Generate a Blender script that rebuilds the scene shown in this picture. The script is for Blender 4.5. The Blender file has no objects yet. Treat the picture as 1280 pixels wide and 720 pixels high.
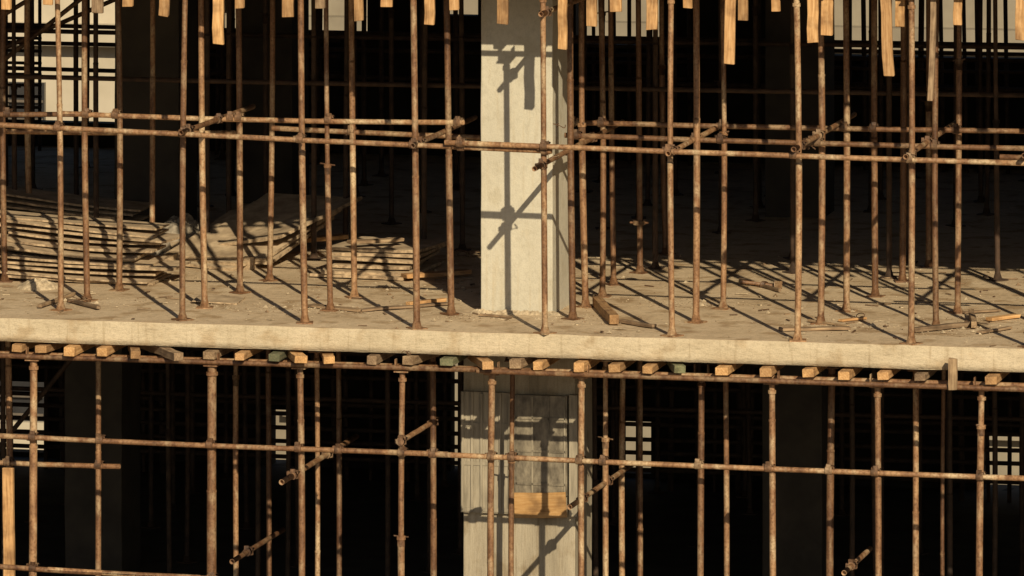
import bpy, math, random
from mathutils import Vector, Matrix, noise
random.seed(7)
R=random.uniform
scene=bpy.context.scene
# ---------------------------------------------------------------- survey of the site
PSI=math.radians(12.6); D=60.0; H=8.1; F=8400.0; YH=417-F*H/D
CAM=Vector((D*math.sin(PSI),-D*math.cos(PSI),H))
FW=Vector((-math.sin(PSI),math.cos(PSI),0)); RT=Vector((math.cos(PSI),math.sin(PSI),0)); UP=Vector((0,0,1))
def U(px,py,Y):
    d=FW*F+RT*(px-640)+UP*(YH-py); return CAM+d*((Y-CAM.y)/d.y)
def G(px,py,z=0.0):
    d=FW*F+RT*(px-640)+UP*(YH-py); return CAM+d*((z-CAM.z)/d.z)
# ---------------------------------------------------------------- materials
def mat(name): 
    m=bpy.data.materials.new(name); m.use_nodes=True; nt=m.node_tree
    return m,nt,nt.nodes['Principled BSDF']
def N(nt,t,**k):
    n=nt.nodes.new(t)
    for a,b in k.items(): setattr(n,a,b)
    return n
def noise_n(nt,vec,scale,detail=4,rough=.6):
    n=N(nt,'ShaderNodeTexNoise'); n.inputs['Scale'].default_value=scale; n.inputs['Detail'].default_value=detail; n.inputs['Roughness'].default_value=rough
    nt.links.new(vec,n.inputs['Vector']); return n.outputs['Fac']
def ramp(nt,fac,stops):
    r=N(nt,'ShaderNodeValToRGB'); e=r.color_ramp.elements
    while len(e)<len(stops): e.new(.5)
    for i,(p,c) in enumerate(stops):
        e[i].position=p; e[i].color=(c[0],c[1],c[2],1)
    nt.links.new(fac,r.inputs['Fac']); return r.outputs['Color']
def mix(nt,fac,a,b,mode='MIX'):
    n=N(nt,'ShaderNodeMix',data_type='RGBA',blend_type=mode)
    if isinstance(fac,(int,float)): n.inputs[0].default_value=fac
    else: nt.links.new(fac,n.inputs[0])
    for i,v in ((6,a),(7,b)):
        if isinstance(v,tuple): n.inputs[i].default_value=(v[0],v[1],v[2],1)
        else: nt.links.new(v,n.inputs[i])
    return n.outputs[2]
def bump(nt,bsdf,h,strength,dist=.01):
    b=N(nt,'ShaderNodeBump'); b.inputs['Strength'].default_value=strength; b.inputs['Distance'].default_value=dist
    nt.links.new(h,b.inputs['Height']); nt.links.new(b.outputs[0],bsdf.inputs['Normal'])
def pos(nt,scale=None,obj=False):
    if obj: o=N(nt,'ShaderNodeTexCoord').outputs['Object']
    else: o=N(nt,'ShaderNodeNewGeometry').outputs['Position']
    if scale:
        m=N(nt,'ShaderNodeMapping'); m.inputs['Scale'].default_value=scale; nt.links.new(o,m.inputs['Vector']); o=m.outputs[0]
    return o
def concrete(name,dark,mid,light,stain=(.5,.45,.38),stretch=(1,1,1),b=.5,st=.36,lines=0,mot=1.0):
    m,nt,p=mat(name)
    v=pos(nt,stretch)
    n1=noise_n(nt,v,1.3,4,.65); n2=noise_n(nt,v,14,4,.7); n3=noise_n(nt,pos(nt),90,1,.6)
    c=ramp(nt,n1,[(.3,dark),(.5,mid),(.7,light)])
    c=mix(nt,mot,c,ramp(nt,n2,[(.3,(.76,.74,.71)),(.5,(1,1,1)),(.72,(1.1,1.08,1.05))]),'MULTIPLY')
    c=mix(nt,mot,c,ramp(nt,n3,[(.35,(.84,.83,.82)),(.5,(1,1,1))]),'MULTIPLY')
    n4=noise_n(nt,pos(nt,(1,1,1)),3.1,3,.55)
    c=mix(nt,1.0,c,ramp(nt,n4,[(st,stain),(st+.11,(1,1,1))]),'MULTIPLY')
    if lines:
        n5=noise_n(nt,pos(nt,(9,1,.6)),1.6,3,.6); k=1-lines
        c=mix(nt,1.0,c,ramp(nt,n5,[(.30,(k,k*.95,k*.88)),(.45,(1,1,1))]),'MULTIPLY')
    nt.links.new(c,p.inputs['Base Color']); p.inputs['Roughness'].default_value=.92
    bump(nt,p,n2,b,.03)
    return m
M_floor=concrete('floor_concrete',(.44,.33,.205),(.56,.435,.285),(.63,.505,.345),(.68,.61,.52))
M_edge=concrete('slab_edge_concrete',(.42,.345,.235),(.52,.44,.31),(.58,.495,.36),(.82,.76,.69),(1,1,3),.3,lines=.25,mot=.8)
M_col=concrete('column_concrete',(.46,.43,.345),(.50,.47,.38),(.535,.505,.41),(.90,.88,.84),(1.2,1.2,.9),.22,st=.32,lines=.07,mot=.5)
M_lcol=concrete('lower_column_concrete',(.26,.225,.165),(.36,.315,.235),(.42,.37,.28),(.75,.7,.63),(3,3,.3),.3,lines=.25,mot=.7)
def simple(name,a,b,scale=6,rough=.85,bs=.3,stretch=(1,1,1),det=3):
    m,nt,p=mat(name); n=noise_n(nt,pos(nt,stretch),scale,det,.65)
    nt.links.new(ramp(nt,n,[(.32,a),(.66,b)]),p.inputs['Base Color']); p.inputs['Roughness'].default_value=rough
    if bs: bump(nt,p,n,bs,.01)
    return m
M_dark=simple('shade_toned_concrete',(.03,.024,.018),(.055,.044,.032),3)  # interior columns: the shade is put into the concrete colour
M_darkfloor=simple('shade_toned_floor',(.05,.04,.028),(.10,.08,.056),2)  # lower floor coloured dark to imitate the unlit interior
def rust(name,cols,sc=9):
    m,nt,p=mat(name); v=pos(nt)
    oi=N(nt,'ShaderNodeObjectInfo')
    n1=noise_n(nt,pos(nt,(1,1,.35)),sc,3,.7); n2=noise_n(nt,v,45,2,.6); n3=noise_n(nt,pos(nt,(1,1,.5)),5,3,.75)
    c=ramp(nt,n1,[(.3,cols[0]),(.5,cols[1]),(.68,cols[2])])
    c=mix(nt,ramp(nt,n3,[(.50,(0,0,0)),(.64,(.75,.75,.75))]),c,cols[3])
    c=mix(nt,1.0,c,ramp(nt,n2,[(.3,(.55,.5,.45)),(.55,(1,1,1))]),'MULTIPLY')
    c=mix(nt,1.0,c,ramp(nt,oi.outputs['Random'],[(0,(.55,.49,.45)),(.5,(.98,.95,.92)),(1,(1.35,1.4,1.4))]),'MULTIPLY')
    nt.links.new(c,p.inputs['Base Color']); p.inputs['Roughness'].default_value=.58; p.inputs['Metallic'].default_value=.1
    bump(nt,p,n2,.5,.004); return m
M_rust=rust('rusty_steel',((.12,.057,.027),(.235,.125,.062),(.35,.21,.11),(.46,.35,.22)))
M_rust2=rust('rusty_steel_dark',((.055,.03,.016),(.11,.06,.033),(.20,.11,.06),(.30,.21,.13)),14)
M_rust3=simple('rusty_steel_shaded',(.025,.014,.008),(.075,.042,.024),9,.8,0)  # darker copy of the steel, interior gloom put into its colour
def wood(name,a,b,c_):
    m,nt,p=mat(name); oi=N(nt,'ShaderNodeObjectInfo')
    n1=noise_n(nt,pos(nt,(1.5,22,22),True),3,3,.65); n2=noise_n(nt,pos(nt),5,3,.6)
    c=ramp(nt,n1,[(.3,a),(.5,b),(.7,c_)])
    c=mix(nt,1.0,c,ramp(nt,n2,[(.35,(.55,.52,.5)),(.55,(1,1,1))]),'MULTIPLY')
    c=mix(nt,1.0,c,ramp(nt,oi.outputs['Random'],[(0,(.65,.64,.63)),(.5,(1,.98,.95)),(1,(1.2,1.2,1.12))]),'MULTIPLY')
    nt.links.new(c,p.inputs['Base Color']); p.inputs['Roughness'].default_value=.8; bump(nt,p,n1,.4,.004); return m
M_wood=wood('raw_timber',(.32,.17,.07),(.50,.29,.125),(.62,.40,.20))
M_oldwood=wood('weathered_timber',(.16,.105,.06),(.28,.19,.115),(.40,.295,.185))
M_ply=wood('plywood',(.45,.24,.08),(.58,.34,.13),(.65,.41,.18))
M_green=wood('green_painted_timber',(.10,.115,.065),(.17,.18,.10),(.25,.22,.13))
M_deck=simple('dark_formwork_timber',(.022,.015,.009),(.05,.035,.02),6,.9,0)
M_panel=simple('formwork_face',(.28,.205,.13),(.56,.435,.285),5)
M_paneledge=simple('formwork_edge',(.15,.10,.06),(.52,.39,.245),14)
M_steelform=simple('steel_formwork',(.20,.175,.13),(.36,.315,.235),7,.6,.3,(3,3,.4))
M_darkform=simple('dark_formwork',(.08,.068,.052),(.27,.235,.175),6,.35,.3,(2,2,1))
M_tarp=simple('dusty_tarpaulin',(.16,.135,.10),(.36,.31,.24),12)
M_block=simple('added_end_wall',(.012,.010,.007),(.022,.017,.012),8,.95,0)
M_bg=simple('background_render',(.20,.17,.125),(.27,.235,.175),1.2)
M_bg0=simple('background_plaster',(.42,.37,.28),(.52,.46,.36),1.2)
M_bg2=simple('background_trim',(.08,.065,.05),(.14,.115,.09),2)
M_glass=simple('dark_window',(.02,.02,.022),(.04,.04,.042),2,.2,0)
M_ground=simple('earth',(.16,.12,.08),(.30,.23,.16),.6)
M_rubble=simple('rubble_grit',(.24,.185,.12),(.54,.44,.3),20)
# ---------------------------------------------------------------- mesh builder
class MB:
    def __init__(s,*mats): s.v=[];s.f=[];s.m=[];s.s=[];s.mats=mats
    def cyl(s,a,b,r0,r1=None,n=10,mi=0,caps=True,hollow=False):
        a=Vector(a);b=Vector(b); r1=r0 if r1 is None else r1
        z=(b-a).normalized(); x=z.orthogonal().normalized(); y=z.cross(x); k=len(s.v)
        for p,r in ((a,r0),(b,r1)):
            for i in range(n):
                t=2*math.pi*i/n; s.v.append(p+x*(r*math.cos(t))+y*(r*math.sin(t)))
        for i in range(n):
            j=(i+1)%n; s.f.append((k+i,k+j,k+n+j,k+n+i)); s.m.append(mi); s.s.append(True)
        if caps:
            for e,(q,c,dr) in enumerate(((k,a,z),(k+n,b,-z))):
                if hollow:
                    kk=len(s.v); r=(r0 if e==0 else r1)*.8
                    for dpt in (0,.06):
                        for i in range(n):
                            t=2*math.pi*i/n; s.v.append(c+dr*dpt+x*(r*math.cos(t))+y*(r*math.sin(t)))
                    for i in range(n):
                        j=(i+1)%n
                        s.f.append((q+i,q+j,kk+j,kk+i)); s.f.append((kk+i,kk+j,kk+n+j,kk+n+i)); s.m+= [mi,mi]; s.s+=[False,True]
                    s.f.append(tuple(kk+n+i for i in range(n))); s.m.append(mi); s.s.append(False)
                else:
                    s.f.append(tuple(q+i for i in range(n))); s.m.append(mi); s.s.append(False)
    def box(s,c,size,M=None,mi=0,jit=0):
        k=len(s.v); M=M or Matrix.Identity(3); c=Vector(c)
        for dx in(-.5,.5):
            for dy in(-.5,.5):
                for dz in(-.5,.5):
                    s.v.append(c+M@Vector((dx*size[0]+R(-jit,jit),dy*size[1]+R(-jit,jit),dz*size[2]+R(-jit,jit))))
        for q in((0,1,3,2),(4,6,7,5),(0,4,5,1),(2,3,7,6),(0,2,6,4),(1,5,7,3)):
            s.f.append(tuple(k+i for i in q)); s.m.append(mi); s.s.append(False)
    def rock(s,c,r,mi=0):
        k=len(s.v); c=Vector(c)
        pts=[(0,0,1),(1,0,.1),(.3,.95,0),(-.8,.6,.1),(-.8,-.6,0),(.3,-.95,.1),(0,0,-.4)]
        for p in pts: s.v.append(c+Vector((p[0]*r*R(.6,1.2),p[1]*r*R(.6,1.2),p[2]*r*R(.5,1))))
        for i in range(5):
            a=1+i;b=1+(i+1)%5
            s.f+=[(k,k+a,k+b),(k+6,k+b,k+a)]; s.m+=[mi,mi]; s.s+=[False,False]
    def mesh(s,name):
        me=bpy.data.meshes.new(name); me.from_pydata([tuple(v) for v in s.v],[],s.f)
        for m in s.mats: me.materials.append(m)
        for p,mi,sm in zip(me.polygons,s.m,s.s): p.material_index=mi; p.use_smooth=sm
        me.validate(); me.update(); return me
    def obj(s,name,bevel=0,par=None):
        o=bpy.data.objects.new(name,s.mesh(name)); scene.collection.objects.link(o)
        if bevel:
            b=o.modifiers.new('bevel','BEVEL'); b.width=bevel; b.segments=2; b.limit_method='ANGLE'
        if par: o.parent=par; o.matrix_parent_inverse=Matrix.Translation(-par.location)
        return o
def empty(name,loc=(0,0,0)):
    o=bpy.data.objects.new(name,None); o.location=loc; scene.collection.objects.link(o); return o
def rotz(a): return Matrix.Rotation(a,3,'Z')
# ---------------------------------------------------------------- timber
def timber(name,p0,p1,w,h,m=M_wood,roll=0.0,bev=.004):
    p0=Vector(p0);p1=Vector(p1); L=(p1-p0).length; x=(p1-p0).normalized()
    up=Vector((0,0,1)) if abs(x.z)<.9 else Vector((0,1,0))
    y=up.cross(x).normalized(); z=x.cross(y)
    mb=MB(m); nseg=5
    wv=[(R(-.006,.006),R(-.006,.006)) for _ in range(nseg+1)]
    for i in range(nseg+1):
        t=-L/2+L*i/nseg
        for a,b in((-.5,-.5),(.5,-.5),(.5,.5),(-.5,.5)):
            mb.v.append(Vector((t+(R(-.008,.008) if i in(0,nseg) else 0),a*w+wv[i][0]*min(1,L),b*h+wv[i][1]*min(1,L))))
        if i:
            q=(i-1)*4
            for j in range(4):
                jj=(j+1)%4; mb.f.append((q+j,q+jj,q+4+jj,q+4+j)); mb.m.append(0); mb.s.append(False)
    mb.f+= [(3,2,1,0),(nseg*4,nseg*4+1,nseg*4+2,nseg*4+3)]; mb.m+=[0,0]; mb.s+=[False,False]
    o=mb.obj(name,bevel=bev)
    M=Matrix((x,y,z)).transposed().to_4x4()@Matrix.Rotation(roll,4,'X'); M.translation=(p0+p1)/2
    o.matrix_world=M; return o
# ---------------------------------------------------------------- steel props
def prop_mesh(h,lean=(0,0),split=None,r=.029,seed=0,head=True,base=True,collar=True,mats=None):
    rr=random.Random(seed); mb=MB(*(mats or (M_rust,M_rust2)))
    split=split or rr.uniform(1.4,2.2)
    L=Vector((lean[0],lean[1],h)); P=lambda z:Vector((L.x*z/h,L.y*z/h,z))
    bow=rr.uniform(-.018,.018)
    def B(z): 
        p=P(z); p.x+=bow*math.sin(math.pi*z/h); return p
    if base:
        mb.box((0,0,.006),(.15,.15,.012),rotz(rr.uniform(0,1.5)),0)
        mb.cyl((0,0,.012),P(.07),.045,r*1.05,12)
    zs=[.05+(split-.05)*i/5 for i in range(6)]
    for a,b in zip(zs,zs[1:]): mb.cyl(B(a),B(b),r,n=12,caps=False)
    rt=r*(.84 if collar else .93)
    zs=[split+(h-split-.01)*i/5 for i in range(6)]
    for a,b in zip(zs,zs[1:]): mb.cyl(B(a),B(b),rt,n=12,caps=False)
    if collar:
        mb.cyl(B(split-.09),B(split-.03),r*1.1,n=12,mi=1); mb.cyl(B(split-.03),B(split+.005),r*1.35,n=8)
        a=rr.uniform(0,3.14); d=Vector((math.cos(a),math.sin(a),0))
        mb.cyl(B(split)+d*.07-Vector((0,0,.01)),B(split)-d*.07+Vector((0,0,.012)),.007,n=6,mi=1)
    else: mb.cyl(B(split-.015),B(split+.005),r*1.06,n=10)
    if head:
        T=B(h)
        mb.box(T-Vector((0,0,.008)),(.13,.13,.012))
        for sx in(-1,1): mb.box(T+Vector((sx*.06,0,.05)),(.010,.06,.10)); 
        mb.cyl(T-Vector((0,0,.10)),T-Vector((0,0,.07)),r*1.25,n=8)
    return mb
def prop(b,top,seed,r=.029,head=True,collar=True,split=None):
    h=top.z-b.z
    mb=prop_mesh(h,(top.x-b.x,top.y-b.y),split,r,seed,head,True,collar)
    o=mb.obj('steel_prop'); o.location=b
HT=3.06
UP_PROPS=[(72,76,388),(107,109,376),(145,149,363),(232,228,400),(252,256,385),(298,300,366),(339,337,351),(376,381,404),(408,413,388),
(440,443,372),(516,521,411),(558,564,393),(680,681,417),(712,716,399),(727,732,384),(750,753,371),(762,767,356),(797,800,341),
(838,840,420),(870,870,403),(903,904,386),(826,832,318),(995,997,426),(1025,1026,405),(1058,1058,389),(1093,1094,371),(1130,1128,352),
(1140,1139,430),(1170,1170,410),(1200,1197,391),(1160,1161,334),(5,6,352),(36,37,300),(192,190,330),
(1285,1287,434),(1318,1318,414),(1348,1350,396),(1440,1440,436),(1470,1470,417),(1590,1590,440),(1620,1622,422),(-80,-80,394),(-50,-50,376)]
for i,(xt,xb,yb) in enumerate(UP_PROPS):
    b=G(xb,yb); b.y=max(b.y,.07)
    t=b+Vector(((xt-xb)/137*HT/2.95+R(-.01,.01),R(-.02,.02),HT))
    c_=R(0,1)<.25
    prop(b,t,i,R(.026,.031),split=R(1.3,2.4),collar=c_)
p=G(799,341); mb=MB(M_rust,M_rust2); mb.cyl((p.x,p.y,.46),(p.x,p.y,.50),.06,n=10); mb.cyl((p.x-.09,p.y,.48),(p.x+.09,p.y,.48),.01); mb.obj('prop_collar')
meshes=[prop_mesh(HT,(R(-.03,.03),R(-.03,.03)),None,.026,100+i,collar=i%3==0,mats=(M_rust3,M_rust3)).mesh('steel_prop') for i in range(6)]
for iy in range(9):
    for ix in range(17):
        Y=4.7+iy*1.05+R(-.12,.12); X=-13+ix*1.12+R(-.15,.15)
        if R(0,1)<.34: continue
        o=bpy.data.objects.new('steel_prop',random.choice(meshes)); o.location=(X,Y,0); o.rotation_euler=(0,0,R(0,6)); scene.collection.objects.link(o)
# ---------------------------------------------------------------- scaffold tubes and couplers
def coupler(mb,c,axis=Vector((1,0,0)),mi=1):
    c=Vector(c); a=Vector(axis).normalized()
    mb.cyl(c-a*.03,c+a*.03,.038,n=10,mi=mi)
    mb.cyl(c+Vector((0,.05,-.035)),c+Vector((0,.05,.035)),.040,n=10,mi=mi)
    mb.box(c+Vector((R(-.01,.01),-.012,.042)),(.04,.03,.03),rotz(R(-.4,.4)),mi)
    mb.cyl(c+Vector((.045,-.02,.025)),c+Vector((.045,.05,.025)),.008,n=6,mi=mi)
    mb.box(c+Vector((-.042,.02,R(-.02,.02))),(.03,.05,.035),rotz(R(-.5,.5)),mi)
def tube(p0,p1,r=.024,cps=(),name='scaffold_tube',m=M_rust,sag=.01):
    p0=Vector(p0);p1=Vector(p1); mb=MB(m,M_rust2); n=8
    pts=[p0.lerp(p1,i/n)+Vector((0,0,-sag*math.sin(math.pi*i/n)+R(-.002,.002))) for i in range(n+1)]
    for i in range(n): mb.cyl(pts[i],pts[i+1],r,n=12,caps=(i in(0,n-1)),hollow=True)
    ax=(p1-p0).normalized()
    for t in cps: coupler(mb,p0.lerp(p1,t),ax)
    return mb.obj(name)
def rail(x0,y0,x1,y1,Y,cx=(),**k):
    return tube(U(x0,y0,Y),U(x1,y1,Y),cps=[(c-x0)/(x1-x0) for c in cx],**k)
rail(-90,151,690,189,.02,(75,232,379,519,578,681))
rail(556,178,1345,206,-.035,(575,682,839,996,1140))
rail(1250,196,1900,215,.03,(1286,1440))
rail(78,142,580,153,1.12,(108,145,290,300,412,572),sag=.02)
rail(-90,140,95,143,1.12,(10,))
rail(712,153,1350,165,2.1,(716,752,905,1058,1094,1197))
rail(706,169,1350,187,1.1,(720,870,903,1025,1015,1170))
rail(340,160,700,175,2.1,(440,))
rail(-60,163,300,166,3.1,())
def transom(px,py,Y0,Y1,dz=0,cp=(.1,.35,.6),r=.024):
    a=U(px,py,Y0); return tube(a,(a.x+R(-.05,.05),Y1,a.z+dz),cps=cp,sag=.0,r=r)
transom(668,211,-.25,3.4,.05,(.08,.36,.64))
transom(676,18,-.12,2.6,0,(.08,))
transom(226,166,-.12,2.3,.0,(.1,.5))
transom(516,182,-.1,2.4,.0,(.1,))
transom(992,187,-.12,3.0,0,(.1,.4))
transom(1132,196,-.12,3.0,0,(.1,.4))
transom(835,192,-.1,2.3,0,(.1,))
transom(1280,195,-.2,3.3)
tube((-8.4,5.0,.2),(-5.2,6.6,2.9),cps=(.3,),m=M_rust2); tube((-9.4,6.0,.5),(-5.6,6.1,2.8),m=M_rust2); tube((-9.8,4.2,1.3),(-5.8,6.0,3.0),m=M_rust2); tube((-8.9,7.0,.9),(-5.0,7.0,2.6),m=M_rust2)
for Y,z in((4.7,1.75),(8.9,1.8),(12.9,1.5),(13.1,1.0),(13.2,2.0),(13.3,1.25)):
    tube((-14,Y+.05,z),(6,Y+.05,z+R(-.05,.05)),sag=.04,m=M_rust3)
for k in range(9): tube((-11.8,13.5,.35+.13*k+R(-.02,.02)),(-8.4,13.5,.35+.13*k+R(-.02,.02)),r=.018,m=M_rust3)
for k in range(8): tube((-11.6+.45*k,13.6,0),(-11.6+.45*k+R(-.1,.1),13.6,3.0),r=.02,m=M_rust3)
for a_,b_,st in((-7.4,-5.0,.22),(-2.3,-1.0,.17),(.3,3.2,.21)):   # close set props at the rear openings
    x=a_
    while x<b_:
        tube((x,13.7,0),(x+R(-.06,.06),13.7,3.0),r=R(.02,.035),m=M_rust3); x+=st*R(.6,1.5)
    for z in(.95,1.12,1.3): tube((a_,13.65,z),(b_,13.65,z+R(-.03,.03)),r=.02,m=M_rust3)
for Y in(.09,1.12,2.1,3.1,4.7,5.75,6.8,7.85,8.9,9.95,11):
    tube((-13,Y,HT+.03),(9,Y,HT+.03))
# ---------------------------------------------------------------- slabs
def slab(z,th,x0=-15,x1=10,y1=14.5,rough=.006,mf=M_floor):
    nx,ny=200,60; mb=MB(mf,M_edge)
    ys=[0]+[ (j/ny)**1.6*y1 for j in range(1,ny+1)]
    for j,y in enumerate(ys):
        for i in range(nx+1):
            x=x0+(x1-x0)*i/nx
            dy=.016*noise.noise(Vector((x*1.3,0,z)))+.008*noise.noise(Vector((x*9,3,z))) if j==0 else 0
            dz=rough*noise.noise(Vector((x*1.5,y*1.5,z)))+rough*.5*noise.noise(Vector((x*7,y*7,z)))
            mb.v.append(Vector((x,y+dy,z+dz)))
    W=nx+1
    for j in range(ny):
        for i in range(nx):
            mb.f.append((j*W+i,j*W+i+1,(j+1)*W+i+1,(j+1)*W+i)); mb.m.append(0); mb.s.append(True)
    k=len(mb.v); rows=4
    for r_ in range(1,rows+1):
        for i in range(nx+1):
            x=x0+(x1-x0)*i/nx; t=r_/rows
            mb.v.append(Vector((x,mb.v[i].y-.004+.006*noise.noise(Vector((x*4,t*3,7))),z-th*t+(.010*noise.noise(Vector((x*6,1,1))) if r_==rows else 0))))
    for r_ in range(rows):
        a0=0 if r_==0 else k+(r_-1)*W; b0=k+r_*W
        for i in range(nx):
            mb.f.append((a0+i,b0+i,b0+i+1,a0+i+1)); mb.m.append(1); mb.s.append(r_>0)
    c=len(mb.v); 
    for x,y,zz in((x0,y1,z-th),(x1,y1,z-th)): mb.v.append(Vector((x,y,zz)))
    bl=k+(rows-1)*W; br=bl+nx
    mb.f.append((c,c+1)+tuple(range(br,bl-1,-1))); mb.m.append(1); mb.s.append(False)
    mb.f.append((ny*W,ny*W+nx,c+1,c)); mb.m.append(1); mb.s.append(False)
    mb.f.append(tuple([ny*W]+[c]+[bl]+[0])); mb.m.append(1); mb.s.append(False)
    mb.f.append(tuple([ny*W+nx]+[nx]+[br]+[c+1])); mb.m.append(1); mb.s.append(False)
    return mb.obj('concrete_floor_slab')
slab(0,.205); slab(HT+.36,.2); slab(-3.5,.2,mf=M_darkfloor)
# ---------------------------------------------------------------- columns
def column(x0,x1,y0,y1,z0,z1,m=M_col,name='concrete_column'):
    mb=MB(m); nz=24
    for i in range(nz+1):
        z=z0+(z1-z0)*i/nz
        for x,y in((x0,y0),(x1,y0),(x1,y1),(x0,y1)):
            mb.v.append(Vector((x+.006*noise.noise(Vector((z*2,x,1))),y+.005*noise.noise(Vector((z*2,y,5))),z)))
        if i:
            q=(i-1)*4
            for j in range(4):
                jj=(j+1)%4; mb.f.append((q+j,q+jj,q+4+jj,q+4+j)); mb.m.append(0); mb.s.append(False)
    mb.f+=[(3,2,1,0),(nz*4,nz*4+1,nz*4+2,nz*4+3)]; mb.m+=[0,0]; mb.s+=[False,False]
    return mb.obj(name,bevel=.01)
a=G(601,391); b=G(691,393.5); CY=a.y
column(a.x,b.x,CY,CY+.75,-.01,HT+.2)
for X in(-10.8,-5.55,6.4):
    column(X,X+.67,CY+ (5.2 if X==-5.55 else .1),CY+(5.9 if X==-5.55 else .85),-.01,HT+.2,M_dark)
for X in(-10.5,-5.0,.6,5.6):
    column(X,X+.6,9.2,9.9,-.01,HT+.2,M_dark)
a=U(579,600,CY); b=U(719,600,CY)
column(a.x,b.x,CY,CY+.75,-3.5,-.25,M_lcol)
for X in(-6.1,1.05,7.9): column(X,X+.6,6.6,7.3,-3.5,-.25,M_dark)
cf=empty('column_formwork',(a.x,CY,-1.7))
def wx(px,py=600,Y=None): return U(px,py,CY-.05 if Y is None else Y)
mb=MB(M_steelform,M_darkform); 
l=wx(576);r_=wx(640); zt=wx(600,490).z; zb=wx(600,641).z
mb.box(((l.x+r_.x)/2,CY-.03,(zt+zb)/2),(r_.x-l.x,.04,zt-zb))
n=6
for i in range(n):
    x=l.x+.02+(r_.x-l.x-.04)*i/(n-1); mb.box((x,CY-.058,(zt+zb)/2+R(-.01,.01)),(.022,.018,zt-zb-.01),mi=0)
for zz in(zb+.03,(zt+zb)/2-.1,zt-.3): mb.box(((l.x+r_.x)/2,CY-.054,zz),(r_.x-l.x-.005,.009,.035))
mb.obj('ribbed_panel',par=cf)
mb=MB(M_darkform,M_steelform); l2=wx(643);r2=wx(709); zt2=wx(600,492).z; zb2=wx(600,616).z
mb.box(((l2.x+r2.x)/2,CY-.035,(zt2+zb2)/2),(r2.x-l2.x,.05,zt2-zb2))
for i in range(4): 
    x=l2.x+.02+(r2.x-l2.x-.04)*i/3; mb.box((x,CY-.064,(zt2+zb2)/2),(.014,.012,zt2-zb2-.02),mi=i%2)
for i in range(3): mb.box(((l2.x+r2.x)/2,CY-.066,zb2+.1+i*.3),(r2.x-l2.x-.01,.008,.02),mi=0)
mb.obj('dark_panel',par=cf)
mb=MB(M_steelform); l3=wx(712);r3=wx(722); mb.box(((l3.x+r3.x)/2,CY-.04,(zt+zb)/2),(r3.x-l3.x,.06,zt-zb)); mb.obj('side_channel',par=cf)
l4=wx(644);r4=wx(709); zz=wx(600,628).z
o=timber('plywood_patch',(l4.x,CY-.088,zz-.01),(r4.x,CY-.085,zz+.01),.018,.23,M_ply); o.parent=cf; o.matrix_parent_inverse=Matrix.Translation(-cf.location)
# ---------------------------------------------------------------- formwork ends under the slab
ZB=-.210
JO=[(20,0,.05,0),(50,.05,.05,0),(87,.07,.0,0),(127,.06,0,0),(170,.12,-.3,0),(225,.20,-.6,1),(262,.02,0,1),(300,.08,0,0),(343,.06,0,2),(376,.14,-.4,0),(412,.14,-.3,0),
(465,.03,0,1),(510,.04,.1,1),(557,.07,0,2),(610,.14,-.4,0),(645,.02,0,1),(673,.05,0,0),(724,.06,0,0),(768,.07,0,0),(810,.08,.0,0),(850,.06,-.3,2),(903,.06,0,0),(957,.05,0,0),
(1010,.05,0,0),(1055,.06,0,0),(1104,.06,0,0),(1150,.03,0,1),(1240,.06,0,0),(1300,.06,0,0),(1350,.05,0,0)]
for px,out,yaw,k in JO:
    p=U(px,440,-out-.06); z=ZB-.048+R(-.006,0)
    p0=Vector((p.x,-out-R(.05,.10),z)); L=.9 if yaw else 2.2
    timber('timber_joist',p0,p0+Vector((math.tan(yaw)*L,L,R(-.01,.0))),R(.085,.12),R(.06,.085),(M_wood,M_oldwood,M_green)[k],roll=R(-.06,.06))
for i in range(60):
    X=-13.5+i*.38
    timber('timber_joist',(X,R(-.05,.1),HT+.11),(X+R(-.05,.05),4.2,HT+.11),.09,.09,M_oldwood,bev=0)
mb=MB(M_deck); mb.box((-2.5,7.2,HT+.155),(24.6,14.4,.004)); mb.obj('formwork_deck')
mb=MB(M_deck); mb.box((-2.5,7.3,-.2085),(24.6,14.2,.004)); mb.obj('formwork_deck')
zt_=ZB-.112
tube((-9,-.05,zt_),(.2,-.05,zt_),sag=.012); tube((-.3,-.105,zt_-.005),(9,-.105,zt_-.005),sag=.012)
tube((-9,.12,zt_-.01),(9,.12,zt_-.01))
for Y in(1.2,2.3,3.4): tube((-9,Y,zt_),(9,Y,zt_))
p=U(1191,465,-.14); timber('timber_block',p+Vector((0,0,-.16)),p+Vector((0,0,.12)),.075,.06,M_oldwood)
# ---------------------------------------------------------------- timbers hanging from the upper edge
HG=[(8,12,0,1),(122,16,0,1),(160,8,0,0),(205,20,.02,1),(273,55,0,0),(360,21,0,1),(449,26,-.03,0),(483,8,0,1),(537,31,0,1),(568,12,0,0),(628,30,.02,1),(703,62,0,1),(740,33,0,1),(815,37,0,0),
(911,80,.03,0),(929,26,0,1),(1016,53,0,0),(1034,44,0,1),(1111,95,-.05,0),(1125,34,0,1),(1163,125,.03,2),(1197,31,0,1),(1275,50,0,0),(1330,40,0,0),(60,6,0,0),(300,10,0,1),(400,10,0,1),(770,14,0,1),(860,10,0,1),(970,14,0,1)]
for px,py,t,deep in HG:
    Y=-.05 if not deep else .18
    p=U(px,py,Y); zt0=HT+.22; top=Vector((p.x+t*(zt0-p.z)+R(-.006,.006),Y,zt0))
    timber('timber_strut',p,top,.05 if deep==2 else R(.075,.105),R(.04,.05),M_wood if R(0,1)<.85 and deep<2 else M_oldwood)
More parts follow.
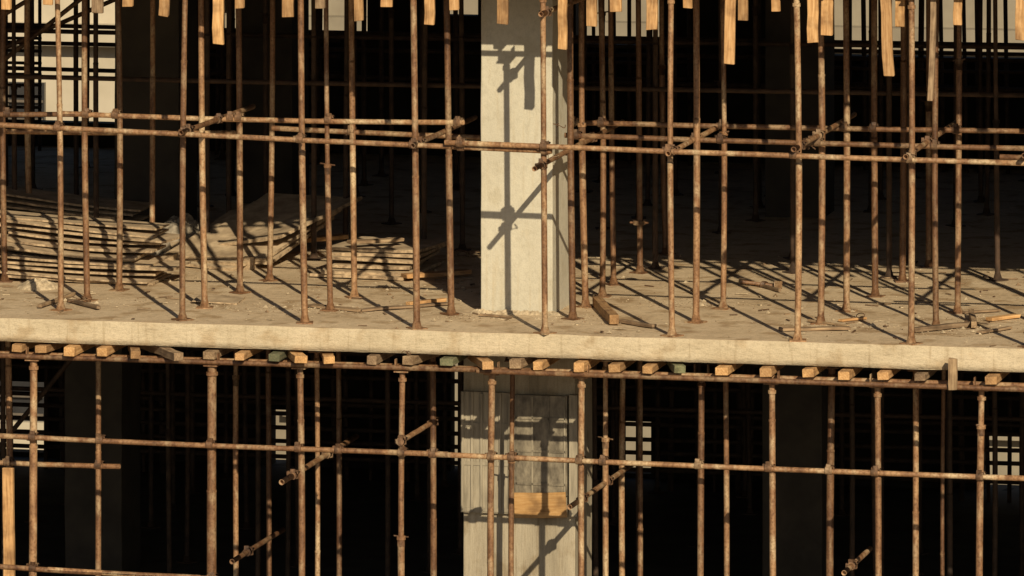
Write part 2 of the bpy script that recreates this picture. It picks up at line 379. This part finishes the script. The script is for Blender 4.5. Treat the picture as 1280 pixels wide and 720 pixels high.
# ---------------------------------------------------------------- lower storey props
def lprop(px,ytop,Y,r,seed,head=True,split=None,collar=True):
    t=U(px,ytop,Y); zt=ZB-.15 
    b=Vector((t.x+R(-.02,.02),Y,-3.5)); t=Vector((t.x,Y,zt))
    prop(b,t,seed,r,head,collar,split)
for i,(px,Y,r) in enumerate([(42,.02,.036),(265,.02,.044),(375,.03,.030),(503,.02,.031),(615,.02,.032),(727,.0,.030),(965,.0,.029),(1097,.0,.029),(1227,.0,.031),(1340,0,.03),
    (123,1.1,.027),(396,1.1,.024),(423,2.2,.026),(541,1.1,.030),(641,.9,.026),(757,1.1,.027),(779,2.2,.028),(877,.3,.029),(907,1.1,.026),(1040,1.1,.034),(1145,1.1,.029),(295,2.2,.026),
    (10,1.2,.03),(-50,.02,.03),(335,3.3,.026),(800,3.3,.026),(1180,2.2,.02)]):
    lprop(px,470,Y,r,300+i,True,split=R(1.2,2.95),collar=i in(3,8,14,15,21))
for iy in range(9):
    for ix in range(15):
        Y=4.4+iy*1.08+R(-.12,.12); X=-11+ix*1.2+R(-.15,.15)
        if R(0,1)<.42: continue
        o=bpy.data.objects.new('steel_prop',random.choice(meshes)); o.location=(X,Y,-3.5); scene.collection.objects.link(o)
rail(-60,542,560,568,-.05,(42,127,265,375,425,503,541))
rail(545,568,1340,600,-.04,(615,641,727,757,877,965,1040,1097,1227))
rail(-60,575,150,583,1.1,(10,123)); rail(-60,704,250,722,.0,(42,265)); rail(60,712,520,735,.0,(265,))
transom(352,603,-.5,2.3,0,(.15,.6),.026); transom(500,552,-.05,1.3,0,(.02,.9)); transom(712,634,-.3,2.2,0,(.2,.6)); transom(290,702,-.2,1.6,0,(.3,)); transom(1055,716,-.1,1.2,0,(.3,))
for Y,z in((8.7,-1.9),(12,-1.9),(13,-2.6),(13.2,-2.9),(13.2,-3.2),(13.1,-2.3),(13.1,-2.75),(13.15,-3.05)):
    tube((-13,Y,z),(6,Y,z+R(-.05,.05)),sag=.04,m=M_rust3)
for a_,b_ in((-9.5,-6.6),(-5.2,-3.8),(-3,-2.6),(-1.2,0),(2.0,3.6)):
    x=a_
    while x<b_:
        tube((x,13.3,-3.5),(x+R(-.1,.1),13.3,-.3),r=R(.02,.04),m=M_rust3); x+=R(.12,.32)
tube((-7.5,5.5,-3.3),(-5.2,5.6,-.5),m=M_rust3)
p=U(11,585,.3); timber('timber_strut',Vector((p.x,.3,-3.3)),p,.10,.05,M_wood)
# ---------------------------------------------------------------- block back walls with openings, plus added unseen end walls
def backwall(px0,px1,z0,z1,Y=14.2):
    a=U(px0,200,Y).x; b=U(px1,200,Y).x
    mb=MB(M_block); mb.box(((a+b)/2,Y,(z0+z1)/2),(b-a,.2,z1-z0)); mb.obj('added_end_wall')
def zb_(py,Y=14.2): return U(640,py,Y).z
ceil=HT+.15
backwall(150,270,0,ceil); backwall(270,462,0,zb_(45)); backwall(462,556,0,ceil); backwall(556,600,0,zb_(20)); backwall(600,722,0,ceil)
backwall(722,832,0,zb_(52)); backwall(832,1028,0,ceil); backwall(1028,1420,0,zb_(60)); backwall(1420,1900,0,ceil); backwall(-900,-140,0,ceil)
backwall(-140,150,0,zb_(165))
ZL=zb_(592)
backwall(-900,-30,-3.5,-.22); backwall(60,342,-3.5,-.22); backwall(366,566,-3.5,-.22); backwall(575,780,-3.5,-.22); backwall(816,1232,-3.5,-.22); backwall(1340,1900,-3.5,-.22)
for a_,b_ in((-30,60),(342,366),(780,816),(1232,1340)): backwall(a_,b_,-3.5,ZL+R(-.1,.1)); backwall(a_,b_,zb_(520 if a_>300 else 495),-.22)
for X in(-14.6,9.6):  # unseen end walls, added to shut out light from the sides
    for z0,z1 in((0,ceil),(-3.5,-.22)):
        mb=MB(M_block); mb.box((X,8.2,(z0+z1)/2),(.2,11.6,z1-z0)); mb.obj('added_end_wall')
# ---------------------------------------------------------------- formwork panels on the floor
def warped(mb,c,sx,sy,th,rz,tx,ty,warp,ph,mi=0,me=1):
    n=10; k=len(mb.v); M=(Matrix.Rotation(rz,3,'Z')@Matrix.Rotation(ty,3,'Y')@Matrix.Rotation(tx,3,'X'))
    for lay in(1,0):
        for j in range(3):
            for i in range(n+1):
                x=-sx/2+sx*i/n; y=-sy/2+sy*j/2
                z=warp*math.sin(ph+2.6*i/n)+(th if lay else 0)+R(-.002,.002)
                mb.v.append(Vector(c)+M@Vector((x,y,z)))
    W=n+1; o2=3*W
    for j in range(2):
        for i in range(n):
            a=k+j*W+i
            mb.f.append((a,a+1,a+W+1,a+W)); mb.m.append(mi); mb.s.append(False)
            a+=o2; mb.f.append((a+W,a+W+1,a+1,a)); mb.m.append(mi); mb.s.append(False)
    for i in range(n):
        a=k+i; mb.f.append((a,a+o2,a+o2+1,a+1)); mb.m.append(me); mb.s.append(False)
        a=k+2*W+i; mb.f.append((a+1,a+o2+1,a+o2,a)); mb.m.append(me); mb.s.append(False)
    for j in range(2):
        for e in(0,n):
            a=k+j*W+e; mb.f.append((a,a+W,a+W+o2,a+o2)); mb.m.append(me); mb.s.append(False)
mb=MB(M_panel,M_paneledge)
c=G(85,356)
for i in range(12):
    warped(mb,(c.x+R(-.12,.12)-.01*i,c.y+.4+.03*i+R(-.12,.08),.03+.044*i),R(1.4,1.85),R(.45,.75),R(.014,.022),R(-.10,.10)-.05,R(-.03,.03),R(.0,.04)+.014*(i/3),R(.01,.05),R(2.6,3.8))
mb.obj('formwork_panel_stack')
mb=MB(M_panel,M_paneledge); c=G(40,320)
for i in range(7):
    warped(mb,(c.x+R(-.1,.1),c.y+.9+.06*i,.15+.045*i),R(1.3,1.6),.55,.02,R(-.08,.08),R(0,.02),R(.02,.08),R(.01,.04),R(2.6,3.6))
mb.obj('formwork_panel_stack')
mb=MB(M_panel,M_paneledge); c=G(255,338)
for i in range(5):
    warped(mb,(c.x+.07*i+R(-.05,.05),c.y+.95+.05*i,.10+.045*i),R(.95,1.2),R(1.5,1.9),.03,-.18+R(-.1,.1),.10+.03*i,R(-.03,.03),.01,2)
warped(mb,(c.x+.55,c.y+1.2,.33),.75,1.5,.03,-.35,.16,-.20,.01,2)
for q in((-.4,.3),(.4,.3),(-.4,1.5),(.4,1.5)): mb.box((c.x+q[0],c.y+q[1],.06),(.1,.3,.12),mi=1)
mb.obj('formwork_panel_stack')
mb=MB(M_panel,M_paneledge); c=G(445,350)
for i in range(6):
    warped(mb,(c.x+R(-.05,.05)+.02*i,c.y+.6+.05*i,.015+.042*i),R(.75,.95),R(1.0,1.2),.028,R(-.12,.12),R(-.02,.02),R(-.02,.02),.006,R(0,3))
mb.obj('formwork_panel_stack')
b0=G(360,318);b1=G(432,312); timber('timber_plank',b0+Vector((0,0,.13)),b1+Vector((0,0,.13)),.14,.04,M_wood)
timber('timber_plank',G(505,352)+Vector((0,0,.05)),G(585,346)+Vector((0,0,.05)),.12,.04,M_wood)
b0=G(440,342);b1=G(505,338); timber('timber_plank',b0+Vector((0,-.1,.31)),b1+Vector((0,-.1,.31)),.12,.03,M_oldwood)
def lump(name,c,sx,sy,sz,m,seed,amp=.5,fr=3.0):
    n=26; mb=MB(m)
    for j in range(n+1):
        for i in range(n+1):
            u=i/n*2-1;v=j/n*2-1; r=max(0,1-(u*u+v*v))
            nz=noise.fractal(Vector((u*fr+seed,v*fr,seed)),.6,2,4)
            mb.v.append(Vector((c[0]+sx*(u+.10*nz),c[1]+sy*v,c[2]-.01+sz*(r**.6)*(1+amp*nz))))
    for j in range(n):
        for i in range(n):
            a=j*(n+1)+i; mb.f.append((a,a+1,a+n+2,a+n+1)); mb.m.append(0); mb.s.append(False)
    return mb.obj(name)
c=G(212,322); lump('crumpled_tarpaulin',(c.x,c.y+.4,.12),.26,.35,.24,M_tarp,3,.3,2.0)
c=G(192,332); lump('crumpled_tarpaulin',(c.x-.1,c.y+.3,.1),.2,.3,.18,M_tarp,9,.3,2.0)
c=G(47,360); lump('cement_heap',(c.x,c.y,0),.2,.16,.09,M_rubble,5,.3,2)
c=G(1100,402); lump('cement_heap',(c.x,c.y,0),.10,.07,.02,M_rubble,8,.3,2)
# ---------------------------------------------------------------- loose items on the floor
def fl(x0,y0,x1,y1,w,h,m=M_oldwood,z=None,roll=0,name='timber_plank'):
    z=h/2+.008 if z is None else z
    return timber(name,G(x0,y0)+Vector((0,0,z)),G(x1,y1)+Vector((0,0,z)),w,h,m,roll)
fl(746,383,768,407,.085,.085,M_wood,name='timber_block')
fl(776,404,818,411,.05,.03); fl(974,414,1062,413,.10,.025); fl(1141,416,1218,408,.07,.04); fl(1214,396,1218,412,.05,.06,M_oldwood)
fl(388,384,452,390,.12,.02); fl(450,390,560,382,.09,.02); fl(510,384,556,379,.06,.04,M_wood); fl(50,386,92,370,.04,.03); fl(86,378,124,388,.04,.03,M_oldwood)
fl(1236,402,1272,398,.08,.03,M_wood); fl(1205,393,1250,390,.05,.02); fl(1010,403,1060,410,.03,.02); fl(925,352,975,366,.03,.03); fl(1050,403,1082,400,.05,.02,M_wood)
fl(600,396,640,399,.03,.02); fl(1225,418,1262,412,.06,.02,M_oldwood)
mb=MB(M_panel,M_paneledge); c=G(270,378); warped(mb,(c.x,c.y+.1,.012),.42,.5,.012,.1,0,0,.01,2); mb.obj('metal_sheet')
a=G(925,356)+Vector((0,0,.03)); b=G(972,362)+Vector((0,0,.03)); mb=MB(M_rust,M_rust2); mb.cyl(a,b,.018); mb.cyl(b,b+(b-a).normalized()*.012,.07,n=4); mb.cyl(a.lerp(b,.6),a.lerp(b,.7),.035,n=8,mi=1); mb.obj('screw_jack')
def wire(c,n=26,s=.25):
    cu=bpy.data.curves.new('tie_wire','CURVE'); cu.dimensions='3D'; cu.bevel_depth=.004; sp=cu.splines.new('BEZIER'); sp.bezier_points.add(n-1)
    a=R(0,6)
    for i,p in enumerate(sp.bezier_points):
        a+=R(-.9,1.2); q=Vector((math.cos(a)*s*R(.3,1),math.sin(a)*s*R(.3,1),R(.004,.05)))
        p.co=Vector(c)+q; p.handle_left_type=p.handle_right_type='AUTO'
    cu.materials.append(M_rust2); o=bpy.data.objects.new('tie_wire',cu); scene.collection.objects.link(o)
wire(G(600,322),14); wire(G(1080,402),8,.2); wire(G(90,378),10,.2); wire(G(1225,405),8,.15)
for c_ in (U(700,160,1.0),U(690,200,-.1),U(572,186,-.02),U(505,446,-.1),U(1015,188,1.0)): wire(c_,8,.07)
mb=MB(M_rubble,M_oldwood,M_rust2)
for i in range(2600):
    k=R(0,1)
    if k<.5: X,Y=R(-6.5,6),R(.05,6)
    else:
        cx,cy=random.choice([G(100,378),G(600,397),G(700,398),G(1230,400),G(420,388),G(240,350),G(1050,408),G(520,360),G(1190,414),G(870,380),G(300,385)])[:2]
        X,Y=random.gauss(cx,.3),random.gauss(cy,.18)
        if Y<.03: continue
    mb.rock((X,Y,.002),R(.004,.012) if R(0,1)<.93 else R(.014,.035),0 if R(0,1)<.8 else 1)
for i in range(220):
    X,Y=R(-6.5,5.5),R(.05,5.5); mb.box((X,Y,.008),(R(.03,.14),R(.008,.025),R(.004,.01)),rotz(R(0,3.1)),random.choice((0,1,1,2)))
mb.obj('construction_rubble')
a=G(601,391); b=G(691,393.5)
for i in range(9):
    t=i/8; lump('mortar_spill',(a.x+(b.x-a.x)*t,CY-.02,0),R(.06,.12),R(.03,.07),R(.02,.045),M_rubble,i*3.3,.4)
# ---------------------------------------------------------------- background
g=MB(M_ground); g.v=[Vector(p) for p in((-3000,-3000,-10.5),(3000,-3000,-10.5),(3000,3000,-10.5),(-3000,3000,-10.5))]; g.f=[(0,1,2,3)]; g.m=[0]; g.s=[False]; g.obj('ground')
slab(-7,.2)
for X in(-14,-8.6,-3.2,0.0,5.5,9.2):
    column(X,X+.7,CY,CY+.75,-10.5,-7.2,M_col); column(X,X+.7,CY,CY+.75,-7,-3.7,M_col); column(X,X+.7,12.8,13.5,-10.5,-7.2,M_dark); column(X,X+.7,12.8,13.5,-7,-3.7,M_dark)
def bgb(X0,X1,Y0,m,h=14):
    bb=empty('background_building',((X0+X1)/2,Y0,-10.5))
    mb=MB(m,M_bg2,M_glass)
    mb.box(((X0+X1)/2,Y0+5,-10.5+h/2),(X1-X0,10,h))
    for fl_ in range(4):
        z=-10.5+fl_*3.4
        mb.box(((X0+X1)/2,Y0-.15,z+3.2),(X1-X0+.2,.35,.3),mi=0)
        x=X0+1.5
        while x<X1-1:
            mb.box((x,Y0-.03,z+1.8),(1.1,.1,1.4),mi=2); mb.box((x,Y0-.10,z+1.05),(1.3,.22,.1),mi=0); mb.box((x,Y0-.09,z+1.8),(.07,.06,1.4),mi=1)
            for q in range(5): mb.box((x,Y0-.14,z+1.2+q*.26),(1.1,.03,.035),mi=1)
            x+=3.4
    mb.obj('walls_and_windows',par=bb)
bgb(-40,-12.4,33,M_bg0); bgb(-12,25,35,M_bg)
# ---------------------------------------------------------------- light, sky, camera
w=bpy.data.worlds.new('World'); scene.world=w; w.use_nodes=True; nt=w.node_tree
sky=nt.nodes.new('ShaderNodeTexSky'); sky.sky_type='NISHITA'; sky.sun_disc=False
sd=Vector((-.49,1,-.58)); az=math.atan2(.49,-1); el=math.atan2(.58,math.hypot(.49,1))
sky.sun_elevation=el; sky.sun_rotation=az
nt.links.new(sky.outputs[0],nt.nodes['Background'].inputs[0]); nt.nodes['Background'].inputs[1].default_value=.05
L=bpy.data.lights.new('sun','SUN'); L.energy=5.0; L.angle=math.radians(.5); L.color=(1,.84,.585)
o=bpy.data.objects.new('sun',L); o.rotation_euler=sd.to_track_quat('-Z','Y').to_euler(); o.location=(10,-20,20); scene.collection.objects.link(o)
cd=bpy.data.cameras.new('camera'); cd.sensor_width=36; cd.lens=F/1280*36; cd.shift_y=-(360-YH)/1280; cd.clip_start=1; cd.clip_end=5000
c=bpy.data.objects.new('camera',cd); c.location=CAM; c.rotation_euler=(math.pi/2,0,PSI); scene.collection.objects.link(c); scene.camera=c
scene.view_settings.view_transform='Standard'; scene.view_settings.look='None'; scene.view_settings.exposure=0
